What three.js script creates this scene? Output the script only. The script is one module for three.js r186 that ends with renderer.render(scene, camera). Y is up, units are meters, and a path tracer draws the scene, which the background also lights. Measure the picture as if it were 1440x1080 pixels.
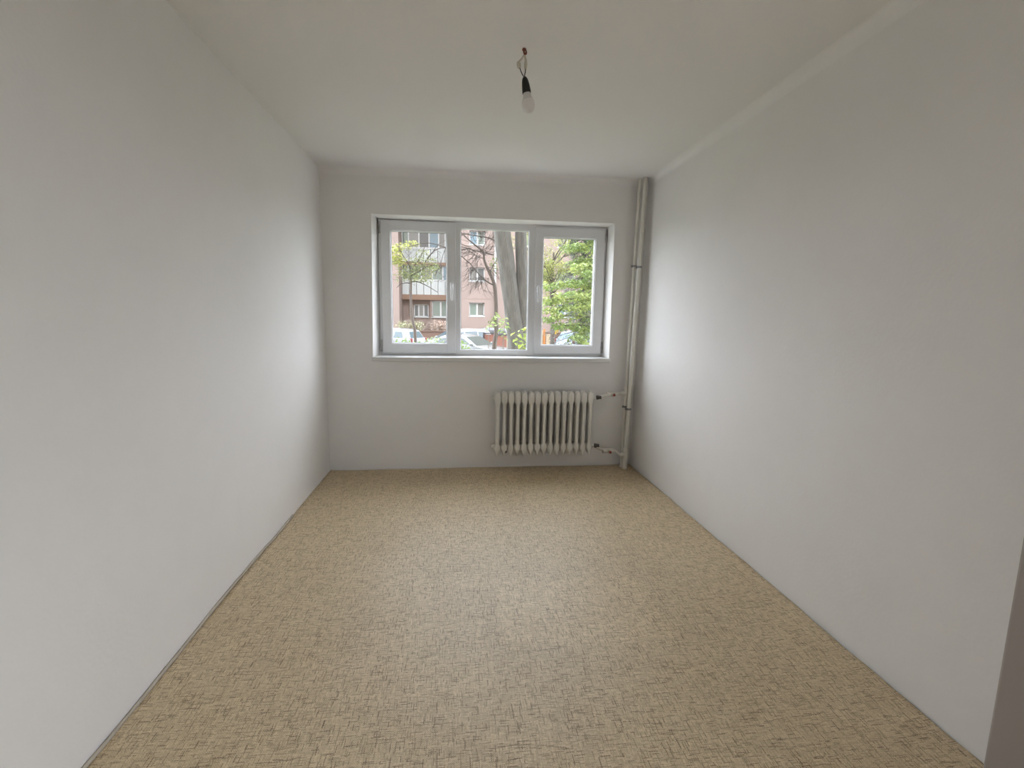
import * as THREE from 'three';
import { RoundedBoxGeometry } from 'three/addons/geometries/RoundedBoxGeometry.js';
import { mergeGeometries, mergeVertices, toCreasedNormals } from 'three/addons/utils/BufferGeometryUtils.js';

// ------------------------------------------------------------------ camera, sky, exposure
const scene = new THREE.Scene();
const renderer = new THREE.WebGLRenderer({ antialias: true });
renderer.toneMapping = THREE.LinearToneMapping;
renderer.toneMappingExposure = 8.9;
renderer.shadowMap.enabled = true;
const camera = new THREE.PerspectiveCamera(78.21, 1440 / 1080, 0.02, 300);
camera.position.set(1.1354, 1.3887, 4.2649);
camera.rotation.order = 'YXZ';
camera.rotation.set(-0.1389, -0.1165, 0.0162);
scene.add(camera);
{ // evenly overcast sky
  const w = 64, h = 64, d = new Float32Array(w * h * 4);
  for (let j = 0; j < h; j++) for (let i = 0; i < w; i++) {
    const up = Math.sin(((j + 0.5) / h - 0.5) * Math.PI), L = up < 0 ? 0.25 : 1.0 + 0.1 * up, k = (j * w + i) * 4;
    d[k] = L * 0.92; d[k + 1] = L * 0.985; d[k + 2] = L * 1.09; d[k + 3] = 1;
  }
  const t = new THREE.DataTexture(d, w, h, THREE.RGBAFormat, THREE.FloatType);
  t.mapping = THREE.EquirectangularReflectionMapping; t.magFilter = THREE.LinearFilter; t.needsUpdate = true;
  scene.background = t; scene.backgroundIntensity = 1.0;
}

// ------------------------------------------------------------------ helpers
let seed = 7;
const rnd = () => { seed = (seed * 1664525 + 1013904223) >>> 0; return seed / 4294967296; };
const rr = (a, b) => a + (b - a) * rnd();
const V = (x, y, z) => new THREE.Vector3(x, y, z);
const used = new Map();
function numbered(n) { const k = used.get(n) ?? 0; used.set(n, k + 1); return k ? `${n}_${String(k).padStart(3, '0')}` : n; }
function tag(o, label, category, group, kind) {
  if (label) o.userData.label = label;
  if (category) o.userData.category = category;
  if (group) o.userData.group = group;
  if (kind) o.userData.kind = kind;
  return o;
}
function obj(name, geo, mat, parent = scene) {
  const g = Array.isArray(geo) ? merge(geo) : geo;
  const m = new THREE.Mesh(g, mat); m.name = parent === scene ? numbered(name) : name;
  m.castShadow = m.receiveShadow = true; parent.add(m); return m;
}
function merge(list) {
  const l = list.map((g) => { const n = g.index ? g.toNonIndexed() : g.clone(); for (const k of Object.keys(n.attributes)) if (!['position', 'normal', 'uv', 'color'].includes(k)) n.deleteAttribute(k); return n; });
  const col = l.every((g) => g.attributes.color); if (!col) l.forEach((g) => g.deleteAttribute('color'));
  return mergeGeometries(l);
}
function thing(name, pos, label, category, group) {
  const o = new THREE.Group(); o.name = numbered(name); o.position.set(...pos); scene.add(o); return tag(o, label, category, group);
}
const struct = (name, geo, mat, parent = scene) => { const m = obj(name, geo, mat, parent); if (parent === scene) m.userData.kind = 'structure'; return m; };
// flat-sided solid from quads, uv in metres
function solid(quads) {
  const P = [], U = [];
  for (const q of quads) {
    const n = V().crossVectors(q[1].clone().sub(q[0]), q[2].clone().sub(q[0])), a = [Math.abs(n.x), Math.abs(n.y), Math.abs(n.z)];
    const ax = a.indexOf(Math.max(...a)), uv = (p) => (ax === 0 ? [p.z, p.y] : ax === 1 ? [p.x, p.z] : [p.x, p.y]);
    for (const i of [0, 1, 2, 0, 2, 3]) { P.push(q[i].x, q[i].y, q[i].z); U.push(...uv(q[i])); }
  }
  const g = new THREE.BufferGeometry();
  g.setAttribute('position', new THREE.Float32BufferAttribute(P, 3)); g.setAttribute('uv', new THREE.Float32BufferAttribute(U, 2)); g.computeVertexNormals(); return g;
}
// hexahedron: c(i,j,k) gives the corner for i,j,k in {0,1}
function hexa(c) {
  const p = (i, j, k) => c(i, j, k);
  return solid([
    [p(0, 0, 1), p(1, 0, 1), p(1, 1, 1), p(0, 1, 1)], [p(1, 0, 0), p(0, 0, 0), p(0, 1, 0), p(1, 1, 0)],
    [p(0, 0, 0), p(0, 0, 1), p(0, 1, 1), p(0, 1, 0)], [p(1, 0, 1), p(1, 0, 0), p(1, 1, 0), p(1, 1, 1)],
    [p(0, 1, 1), p(1, 1, 1), p(1, 1, 0), p(0, 1, 0)], [p(0, 0, 0), p(1, 0, 0), p(1, 0, 1), p(0, 0, 1)],
  ]);
}
const box = (x0, x1, y0, y1, z0, z1) => hexa((i, j, k) => V(i ? x1 : x0, j ? y1 : y0, k ? z1 : z0));
function rbox(x0, x1, y0, y1, z0, z1, r = 0.004, s = 2) {
  return new RoundedBoxGeometry(x1 - x0, y1 - y0, z1 - z0, s, Math.min(r, (x1 - x0) / 2.1, (y1 - y0) / 2.1, (z1 - z0) / 2.1)).translate((x0 + x1) / 2, (y0 + y1) / 2, (z0 + z1) / 2);
}
// tapered tube through points, one radius per point
function taper(pts, radii, sides = 8, smooth = 0, rough = 0) {
  if (smooth) {
    const c = new THREE.CatmullRomCurve3(pts), n = smooth, P = [], R = [];
    for (let i = 0; i <= n; i++) { const t = i / n, f = t * (radii.length - 1), a = Math.min(Math.floor(f), radii.length - 2); P.push(c.getPoint(t)); R.push(radii[a] + (radii[a + 1] - radii[a]) * (f - a)); }
    pts = P; radii = R;
  }
  const n = pts.length, pos = [], uv = [], idx = []; let x = null, len = 0;
  for (let i = 0; i < n; i++) {
    const t = pts[Math.min(i + 1, n - 1)].clone().sub(pts[Math.max(i - 1, 0)]).normalize();
    x = (x ?? (Math.abs(t.y) < 0.9 ? V(0, 1, 0) : V(1, 0, 0))).clone().addScaledVector(t, -(x ?? (Math.abs(t.y) < 0.9 ? V(0, 1, 0) : V(1, 0, 0))).dot(t)).normalize();
    const y = V().crossVectors(t, x); if (i) len += pts[i].distanceTo(pts[i - 1]);
    for (let k = 0; k <= sides; k++) {
      const a = k / sides * Math.PI * 2, f = rough ? 1 + rough * (Math.sin(a * 7 + i * 0.35) * 0.5 + Math.sin(a * 13 - i * 0.6) * 0.35 + Math.sin(a * 3 + i * 0.9) * 0.3) : 1;
      const p = pts[i].clone().addScaledVector(x, Math.cos(a) * radii[i] * f).addScaledVector(y, Math.sin(a) * radii[i] * f); pos.push(p.x, p.y, p.z); uv.push(k / sides * Math.max(0.1, radii[0] * 6.28), len);
    }
  }
  for (let i = 0; i < n - 1; i++) for (let k = 0; k < sides; k++) { const a = i * (sides + 1) + k, b = a + sides + 1; idx.push(a, a + 1, b, b, a + 1, b + 1); }
  for (const e of [0, n - 1]) { const c = pos.length / 3; pos.push(pts[e].x, pts[e].y, pts[e].z); uv.push(0, 0); for (let k = 0; k < sides; k++) { const a = e * (sides + 1) + k; e ? idx.push(c, a, a + 1) : idx.push(c, a + 1, a); } }
  const g = new THREE.BufferGeometry(); g.setAttribute('position', new THREE.Float32BufferAttribute(pos, 3)); g.setAttribute('uv', new THREE.Float32BufferAttribute(uv, 2)); g.setIndex(idx); g.computeVertexNormals();
  return g;
}
const tube = (pts, r, sides = 12, smooth = 0) => taper(pts, pts.map(() => r), sides, smooth);
const lathe = (prof, seg = 24) => new THREE.LatheGeometry(prof.map(([r, y]) => new THREE.Vector2(r, y)), seg);
// textures
function tex(w, h, fn, srgb = false) {
  const d = new Uint8Array(w * h * 4);
  for (let j = 0; j < h; j++) for (let i = 0; i < w; i++) { const c = fn(i, j), k = (j * w + i) * 4; for (let m = 0; m < 3; m++) d[k + m] = Math.max(0, Math.min(255, c[m] ?? c[0])); d[k + 3] = 255; }
  const t = new THREE.DataTexture(d, w, h); t.wrapS = t.wrapT = THREE.RepeatWrapping; t.magFilter = THREE.LinearFilter; t.minFilter = THREE.LinearMipmapLinearFilter; t.generateMipmaps = true;
  if (srgb) t.colorSpace = THREE.SRGBColorSpace; t.needsUpdate = true; return t;
}
function field(n, cells) { // tiling value noise
  const g = Array.from({ length: cells * cells }, rnd), s = (t) => t * t * (3 - 2 * t);
  return (i, j) => { const x = i / n * cells, y = j / n * cells, a = Math.floor(x), b = Math.floor(y), u = s(x - a), v = s(y - b), G = (p, q) => g[((q % cells) + cells) % cells * cells + ((p % cells) + cells) % cells]; return (G(a, b) * (1 - u) + G(a + 1, b) * u) * (1 - v) + (G(a, b + 1) * (1 - u) + G(a + 1, b + 1) * u) * v; };
}
const std = (rgb, rough = 0.8, extra = {}) => { const m = new THREE.MeshStandardMaterial({ roughness: rough, ...extra }); m.color.setRGB(...rgb); return m; };
const phys = (rgb, rough = 0.8, extra = {}) => { const m = new THREE.MeshPhysicalMaterial({ roughness: rough, ...extra }); m.color.setRGB(...rgb); return m; };

// ------------------------------------------------------------------ materials
const fa = field(512, 6), fb = field(512, 24), fc = field(512, 128);
const plasterBump = tex(512, 512, (i, j) => [255 * (0.55 * fa(i, j) + 0.25 * fb(i, j) + 0.2 * fc(i, j))]);
plasterBump.repeat.set(0.8, 0.8);
const plasterCol = tex(512, 512, (i, j) => [248 + 7 * (0.6 * fa(i, j) + 0.4 * fb(i, j))]);
plasterCol.repeat.set(0.5, 0.5);
const M = {
  paint: std([0.92, 0.898, 0.87], 0.92, { bumpMap: plasterBump, bumpScale: 0.0012, map: plasterCol }),
  ceil: std([0.93, 0.91, 0.888], 0.95, { bumpMap: plasterBump, bumpScale: 0.001 }),
  shadeTaupe: std([0.4, 0.36, 0.33], 0.7),  // shade on the wall return, put into its colour
  screed: std([0.2, 0.18, 0.155], 0.95),
  pvc: phys([0.83, 0.83, 0.835], 0.35, { clearcoat: 0.2, clearcoatRoughness: 0.4 }),
  gasket: std([0.08, 0.08, 0.085], 0.7),
  hinge: std([0.42, 0.41, 0.4], 0.4, { metalness: 0.5 }),
  glass: phys([1, 1, 1], 0, { transmission: 1, thickness: 0, ior: 1.5 }),
  sill: phys([0.8, 0.79, 0.77], 0.4, { clearcoat: 0.2 }),
  enamel: phys([0.8, 0.775, 0.71], 0.42, { clearcoat: 0.25, clearcoatRoughness: 0.4 }),
  pipe: phys([0.8, 0.77, 0.7], 0.45, { clearcoat: 0.2, clearcoatRoughness: 0.4 }),
  nut: std([0.1, 0.09, 0.085], 0.45, { metalness: 0.6 }),
  brass: std([0.62, 0.5, 0.4], 0.4, { metalness: 0.5 }),
  red: std([0.28, 0.03, 0.02], 0.5),
  steel: std([0.25, 0.25, 0.25], 0.4, { metalness: 0.7 }),
  black: std([0.012, 0.012, 0.012], 0.45),
  rust: std([0.22, 0.06, 0.03], 0.7),
  cream: std([0.62, 0.57, 0.46], 0.6),
  opal: phys([0.86, 0.83, 0.79], 0.3),
  bulbBase: std([0.7, 0.68, 0.65], 0.4),
};

// ------------------------------------------------------------------ the room: x to the right, window wall at z = 0, camera looks to -z
const XR = (y, z) => 2.792 + 0.0172 * y + 0.003 * z, YC = (x) => 2.6 + 0.0073 * x, ZF = 6.3;
struct('floor', box(-0.2, 3.15, -0.25, -0.004, -0.38, ZF + 0.2), M.screed);
struct('ceiling', hexa((i, j, k) => { const x = i ? 3.15 : -0.2; return V(x, j ? 2.86 : YC(x), k ? ZF + 0.2 : -0.38); }), M.ceil);
struct('wall_left', box(-0.2, 0, -0.2, 2.7, -0.38, ZF + 0.2), M.paint);
{ // unseen window added behind the camera to bring fill daylight through the right wall
  const [z0, z1, y0, y1] = [4.66, 6.2, 0.5, 2.36];
  const piece = (za, zb, ya, yb) => hexa((i, j, k) => { const y = j ? yb : ya, z = k ? zb : za; return V(i ? 3.1 : XR(y, z), y, z); });
  struct('wall_right', [piece(-0.38, z0, -0.2, 2.7), piece(z1, ZF + 0.2, -0.2, 2.7), piece(z0, z1, -0.2, y0), piece(z0, z1, y1, 2.7)], M.paint);
  const w = new THREE.Group(); w.name = 'window_2'; scene.add(w); w.userData.kind = 'structure';
  const a = 2.95, b = 3.02, zm = (z0 + z1) / 2;
  obj('window_frame', [rbox(a, b, y0, y1, z0, z0 + 0.06), rbox(a, b, y0, y1, z1 - 0.06, z1), rbox(a, b, y1 - 0.06, y1, z0, z1), rbox(a, b, y0, y0 + 0.06, z0, z1), rbox(a, b, y0, y1, zm - 0.04, zm + 0.04)], M.pvc, w);
  for (const [p, q] of [[z0 + 0.05, zm - 0.03], [zm + 0.03, z1 - 0.05]]) obj('glass_pane', box(a + 0.03, a + 0.034, y0 + 0.05, y1 - 0.05, p, q), M.glass, w);
}
struct('wall_front', box(-0.1, 3, -0.2, 2.7, ZF, ZF + 0.2), M.paint);
struct('wall_return', rbox(2.662, 3, -0.1, 2.7, 3.215, 3.33, 0.012, 3), M.shadeTaupe);
{ // window wall with a slightly splayed reveal
  const zo = -0.38, W0 = -0.1, W1 = 2.95, y0 = -0.2, y1 = 2.7;
  const A = { l: (y) => 0.398 + 0.0125 * (y - 1), r: 2.541, b: 1.0, t: 2.243 }, lo = 0.443, ro = 2.528;
  const L = (y, z) => (z > -0.1 ? A.l(y) : lo), Rr = (z) => (z > -0.1 ? A.r : ro);
  const g = [
    box(W0, W1, y0, A.b, zo, 0), box(W0, W1, A.t, y1, zo, 0),
    hexa((i, j, k) => { const y = j ? A.t : A.b, z = k ? 0 : zo; return V(i ? L(y, z) : W0, y, z); }),
    hexa((i, j, k) => { const z = k ? 0 : zo; return V(i ? W1 : Rr(z), j ? A.t : A.b, z); }),
  ];
  struct('wall_back', g, M.paint);
}
{ // soft plastered coves along the window wall and the right wall
  const cove = (n, at) => { const q = []; for (let s = 0; s < n; s++) { const [a, b] = [s / n, (s + 1) / n]; q.push([at(a, 0), at(b, 0), at(b, 1), at(a, 1)]); } const g = mergeVertices(solid(q).deleteAttribute('normal').deleteAttribute('uv')); g.computeVertexNormals(); g.setAttribute('uv', new THREE.Float32BufferAttribute(new Float32Array(g.attributes.position.count * 2), 2)); return g; };
  const r = 0.055, an = (t) => t * Math.PI / 2;
  struct('trim_1', cove(8, (t, e) => { const x = e ? XR(2.6, 0) : 0; return V(x, YC(x) - r + r * Math.sin(an(t)), 0.0005 + r - r * Math.cos(an(t))); }), M.ceil);
  struct('trim_2', cove(8, (t, e) => { const z = e ? 0 : ZF, x = XR(2.6, z); return V(x - 0.0005 - r + r * Math.cos(an(t)), YC(x) - r + r * Math.sin(an(t)), z); }), M.ceil);
}

// ------------------------------------------------------------------ carpet
{
  const N = 2048, m = new Float32Array(N * N).fill(0), n1 = field(N, 5), n2 = field(N, 60), n3 = field(N, 512);
  // loose threads of the weave: pale ones, then dark broken ones that surface every few millimetres
  const dash = (horiz, x, y, len, th, val) => { const ph = Math.floor(rnd() * 9); for (let a = 0; a < len; a++) for (let b = 0; b < th; b++) { const i = (x + (horiz ? a : b)) % N, j = (y + (horiz ? b : a)) % N, k = j * N + i; if (val > 0) { if (m[k] >= 0) m[k] = Math.max(m[k], val); } else m[k] = Math.min(m[k], (a + ph) % 9 < 6 ? val : val * 0.35); } };
  for (let k = 0; k < 30000; k++) dash(rnd() < 0.5, Math.floor(rnd() * N), Math.floor(rnd() * N), Math.floor(rr(9, 50)), 3, rr(0.04, 0.2));
  for (let k = 0; k < 21000; k++) dash(rnd() < 0.52, Math.floor(rnd() * N), Math.floor(rnd() * N), Math.floor(rr(8, 44)), rnd() < 0.6 ? 2 : 3, -Math.pow(rnd(), 1.6) * 0.62 - 0.08);
  const weave = (i, j) => ((i >> 2) + (j >> 2)) % 2 ? 0.035 : -0.035;
  const map = tex(N, N, (i, j) => { const v = m[j * N + i], s = 1 + v + weave(i, j) + (n1(i, j) - 0.5) * 0.05 + (n2(i, j) - 0.5) * 0.05 + (n3(i, j) - 0.5) * 0.16, d = Math.max(0, -v), q = Math.pow(Math.max(s, 0), 0.5); return [203 * Math.pow(q, 1.15), 181 * Math.pow(q, 1.35), 144 * Math.pow(q, 1.7)]; }, true);
  const bump = tex(N / 2, N / 2, (i, j) => { i *= 2; j *= 2; return [128 + 110 * m[j * N + i] + 900 * weave(i, j) + 40 * (n3(i, j) - 0.5)]; });
  for (const t of [map, bump]) t.repeat.set(1 / 1.8, 1 / 1.8);
  const mat = phys([1, 1, 1], 0.5, { map, bumpMap: bump, bumpScale: 0.0012, vertexColors: true, ior: 1.75 });
  const nx = 90, nz = 160, P = [], C = [], U = [], I = [];
  const wob = (z, s) => 0.004 * Math.sin(z * 5.1 + s) + 0.003 * Math.sin(z * 13.7 + s * 2) + 0.002 * Math.sin(z * 31 + s * 3);
  const lift = (z) => 0.012 * Math.max(0, Math.sin((z - 1.2) * 2.4)) * (z > 1.2 && z < 3.9 ? 1 : 0) + 0.002;
  const xl = (z) => 0.003 + 0.5 * Math.max(0, wob(z, 1)), xrr = (z) => XR(0, z) - 0.008 + 0.6 * wob(z, 4), zb = (x) => 0.012 + 0.006 * Math.sin(x * 3.1) + 0.004 * Math.sin(x * 9);
  const inside = (x, z, a, b, c, d, e = 0.03) => { const s = (t) => Math.min(1, Math.max(0, t / e + 0.5)); return s(x - a) * s(b - x) * s(z - c) * s(d - z); };
  for (let j = 0; j <= nz; j++) for (let i = 0; i <= nx; i++) {
    const t = i / nx, z0 = j / nz, z = z0 * (ZF - 0.01), x = xl(z) + (xrr(z) - xl(z)) * t, zz = Math.max(z, zb(x) * (1 - z0) + z * z0);
    const y = 0.006 + 0.0025 * Math.sin(x * 4 + 1) * Math.sin(z * 3) * 0.5 + lift(z) * Math.exp(-t * 90) + 0.004 * Math.exp(-(1 - t) * 80);
    P.push(x, y, zz); U.push(x, z);
    // wear: long-standing furniture left paler patches
    const k = 1 + 0.075 * inside(x, z, 1.32, 2.1, 1.95, 2.45) + 0.045 * inside(x, z, 0.75, 1.28, 1.85, 2.7) - 0.05 * inside(x, z, 1.05, 1.32, 2.0, 2.5, 0.08);
    C.push(k, k, k);
  }
  for (let j = 0; j < nz; j++) for (let i = 0; i < nx; i++) { const a = j * (nx + 1) + i, b = a + nx + 1; I.push(a, b, a + 1, a + 1, b, b + 1); }
  const rim = []; for (let i = 0; i <= nx; i++) rim.push(i); for (let j = 1; j <= nz; j++) rim.push(j * (nx + 1) + nx); for (let i = nx - 1; i >= 0; i--) rim.push(nz * (nx + 1) + i); for (let j = nz - 1; j >= 0; j--) rim.push(j * (nx + 1));
  let prev = null; for (const r of rim) { P.push(P[r * 3], -0.003, P[r * 3 + 2]); U.push(U[r * 2], U[r * 2 + 1]); C.push(0.8, 0.78, 0.75); const c = P.length / 3 - 1; if (prev) I.push(prev[0], r, prev[1], prev[1], r, c); prev = [r, c]; }
  const g = new THREE.BufferGeometry(); g.setAttribute('position', new THREE.Float32BufferAttribute(P, 3)); g.setAttribute('color', new THREE.Float32BufferAttribute(C, 3)); g.setAttribute('uv', new THREE.Float32BufferAttribute(U, 2)); g.setIndex(I); g.computeVertexNormals();
  const c = obj('carpet', g, mat); tag(c, 'beige woven wall-to-wall carpet flecked with short dark threads', 'carpet');
  // raw cut edge that rolls up along the left wall
  const pts = [], rad = []; for (let i = 0; i <= 80; i++) { const z = 1.0 + i / 80 * 2.9; pts.push(V(xl(z) + 0.0035, 0.009 + lift(z), z)); rad.push(0.0055 + 0.002 * Math.abs(Math.sin(z * 7))); }
  tag(obj('cut_edge', taper(pts, rad, 6), std([0.52, 0.46, 0.38], 0.95), c), 'pale frayed cut edge along the left wall');
}

// ------------------------------------------------------------------ window
{
  const w = new THREE.Group(); w.name = 'window_1'; scene.add(w); w.userData.kind = 'structure';
  const zb = -0.275, zf = -0.2;
  const F = { l: 0.436, r: 2.532, b: 1.028, t: 2.246 };
  obj('window_frame', [rbox(F.l, 0.505, F.b, F.t, zb, zf), rbox(2.462, F.r, F.b, F.t, zb, zf), rbox(F.l, F.r, 2.188, F.t, zb, zf - 0.0004), rbox(F.l, F.r, F.b, 1.088, zb, zf - 0.0004)], M.pvc, w);
  for (const [a, b] of [[1.09, 1.166], [1.796, 1.872]]) obj('mullion', rbox(a, b, 1.06, 2.21, zb, zf - 0.0008), M.pvc, w);
  const bead = (x0, x1, y0, y1, z0, z1, t = 0.012) => [rbox(x0, x0 + t, y0, y1, z0, z1, 0.003), rbox(x1 - t, x1, y0, y1, z0, z1, 0.003), rbox(x0, x1, y1 - t, y1, z0, z1, 0.003), rbox(x0, x1, y0, y0 + t, z0, z1, 0.003)];
  const seal = (x0, x1, y0, y1, z) => bead(x0, x1, y0, y1, z - 0.003, z + 0.003, 0.004);
  // fixed middle pane
  obj('glazing_bead', bead(1.158, 1.804, 1.078, 2.198, zb + 0.03, zf - 0.012), M.pvc, w);
  obj('seal', seal(1.168, 1.794, 1.088, 2.188, -0.222), M.gasket, w);
  obj('glass_pane', box(1.16, 1.8, 1.08, 2.196, -0.242, -0.238), M.glass, w);
  // two opening sashes
  for (const s of [{ x0: 0.455, x1: 1.122, y0: 1.05, y1: 2.234, g: [0.541, 1.04, 1.14, 2.146], hx: 1.086, hinge: 0.447 }, { x0: 1.856, x1: 2.517, y0: 1.052, y1: 2.224, g: [1.929, 2.427, 1.135, 2.135], hx: 1.884, hinge: 2.524 }]) {
    const [a, b, c, d] = s.g, z0 = -0.268, z1 = -0.182;
    const sash = obj('sash', [rbox(s.x0, a, s.y0, s.y1, z0, z1, 0.007, 3), rbox(b, s.x1, s.y0, s.y1, z0, z1, 0.007, 3), rbox(a - 0.01, b + 0.01, d, s.y1, z0, z1 - 0.0003, 0.007, 3), rbox(a - 0.01, b + 0.01, s.y0, c, z0, z1 - 0.0003, 0.007, 3)], M.pvc, w);
    obj('glazing_bead', bead(a - 0.006, b + 0.006, c - 0.006, d + 0.006, -0.235, z1 - 0.012, 0.012), M.pvc, sash);
    obj('seal', seal(a + 0.004, b - 0.004, c + 0.004, d - 0.004, -0.225), M.gasket, sash);
    obj('glass_pane', box(a - 0.004, b + 0.004, c - 0.004, d + 0.004, -0.242, -0.238), M.glass, sash);
    const hy = 1.672;
    obj('handle', [rbox(s.hx - 0.014, s.hx + 0.014, hy - 0.033, hy + 0.033, z1, z1 + 0.012, 0.005), tube([V(s.hx, hy, z1 + 0.008), V(s.hx, hy, z1 + 0.045)], 0.0085), taper([V(s.hx, hy + 0.012, z1 + 0.047), V(s.hx, hy - 0.04, z1 + 0.05), V(s.hx, hy - 0.115, z1 + 0.044), V(s.hx, hy - 0.135, z1 + 0.04)], [0.009, 0.0105, 0.009, 0.006], 12, 12)], M.pvc, sash);
    for (const [y0, y1] of [[2.115, 2.222], [1.066, 1.175]]) obj('hinge', [tube([V(s.hinge, y0, z1 + 0.004), V(s.hinge, y1, z1 + 0.004)], 0.0065), tube([V(s.hinge, (y0 + y1) / 2 - 0.012, z1 + 0.004), V(s.hinge, (y0 + y1) / 2 + 0.012, z1 + 0.004)], 0.0085), rbox(s.hinge - 0.009, s.hinge + 0.009, y0, y0 + 0.016, z1 - 0.01, z1 + 0.008, 0.003)], M.hinge, sash);
  }
  const inner = obj('window_sill', rbox(0.392, 2.545, 0.992, 1.03, -0.205, 0.028, 0.006, 3), M.sill, w); inner.userData.label = 'white inner sill board under the window';
  obj('outer_sill', hexa((i, j, k) => V(i ? 2.52 : 0.45, (k ? 1.02 : 1.0) - (j ? 0 : 0.006), k ? -0.27 : -0.44)), M.hinge, w);
}

// ------------------------------------------------------------------ radiator
{
  const t = thing('radiator', [1.917, 0.148, 0.108], 'cream cast-iron column radiator hung below the window', 'radiator');
  const n = 15, pitch = 0.0605, H = 0.592;
  // half width and half depth of one column over its height
  const prof = [[0, 0.0015], [0.012, 0.0055], [0.028, 0.0105], [0.045, 0.0165], [0.06, 0.0255], [0.075, 0.0292], [0.092, 0.0285], [0.104, 0.024], [0.114, 0.0185], [0.128, 0.0165], [0.3, 0.016], [0.462, 0.0165], [0.478, 0.0185], [0.49, 0.024], [0.502, 0.0285], [0.53, 0.0296], [0.552, 0.0292], [0.572, 0.0255], [0.584, 0.018], [0.59, 0.008], [H, 0.0015]];
  function column(zc) {
    const S = 16, pos = [], idx = [], uv = [];
    prof.forEach(([y, w]) => { const d = w < 0.012 ? 0.012 + w * 0.8 : 0.0225; for (let k = 0; k <= S; k++) { const a = k / S * Math.PI * 2, c = Math.cos(a), s = Math.sin(a), e = 0.8; pos.push(Math.sign(c) * Math.pow(Math.abs(c), e) * w, y, zc + Math.sign(s) * Math.pow(Math.abs(s), e) * d * Math.min(1, 0.25 + w / 0.012)); uv.push(k / S, y); } });
    for (let i = 0; i < prof.length - 1; i++) for (let k = 0; k < S; k++) { const a = i * (S + 1) + k, b = a + S + 1; idx.push(a, b, a + 1, a + 1, b, b + 1); }
    const g = new THREE.BufferGeometry(); g.setAttribute('position', new THREE.Float32BufferAttribute(pos, 3)); g.setAttribute('uv', new THREE.Float32BufferAttribute(uv, 2)); g.setIndex(idx); g.computeVertexNormals(); return g;
  }
  const hub = (y) => new THREE.CylinderGeometry(0.026, 0.026, pitch * 0.99, 16).rotateZ(Math.PI / 2).translate(0, y, 0);
  const web = (y, h) => rbox(-0.012, 0.012, y - h, y + h, -0.034, 0.034, 0.005);
  const sec = merge([column(0.032), column(-0.032), hub(0.082), hub(0.528), web(0.082, 0.022), web(0.535, 0.03)]);
  for (let i = 0; i < n; i++) { const m = obj('column', sec, M.enamel, t); m.position.x = (i - (n - 1) / 2) * pitch; }
  const end = n / 2 * pitch;
  for (const [s, y] of [[-1, 0.082], [-1, 0.528], [1, 0.082], [1, 0.528]]) obj('end_plug', new THREE.CylinderGeometry(0.019, 0.024, 0.02, 6).rotateZ(-s * Math.PI / 2).translate(s * (end + 0.009), y, 0), M.enamel, t);
  for (const x of [-0.345, 0.315]) obj('bracket', [rbox(x - 0.008, x + 0.008, 0.028, 0.046, -0.108, 0.012, 0.003), taper([V(x, 0.036, 0.01), V(x, 0.037, 0.03), V(x, 0.052, 0.04)], [0.008, 0.008, 0.006], 8, 8)], M.nut, t);
}

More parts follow.
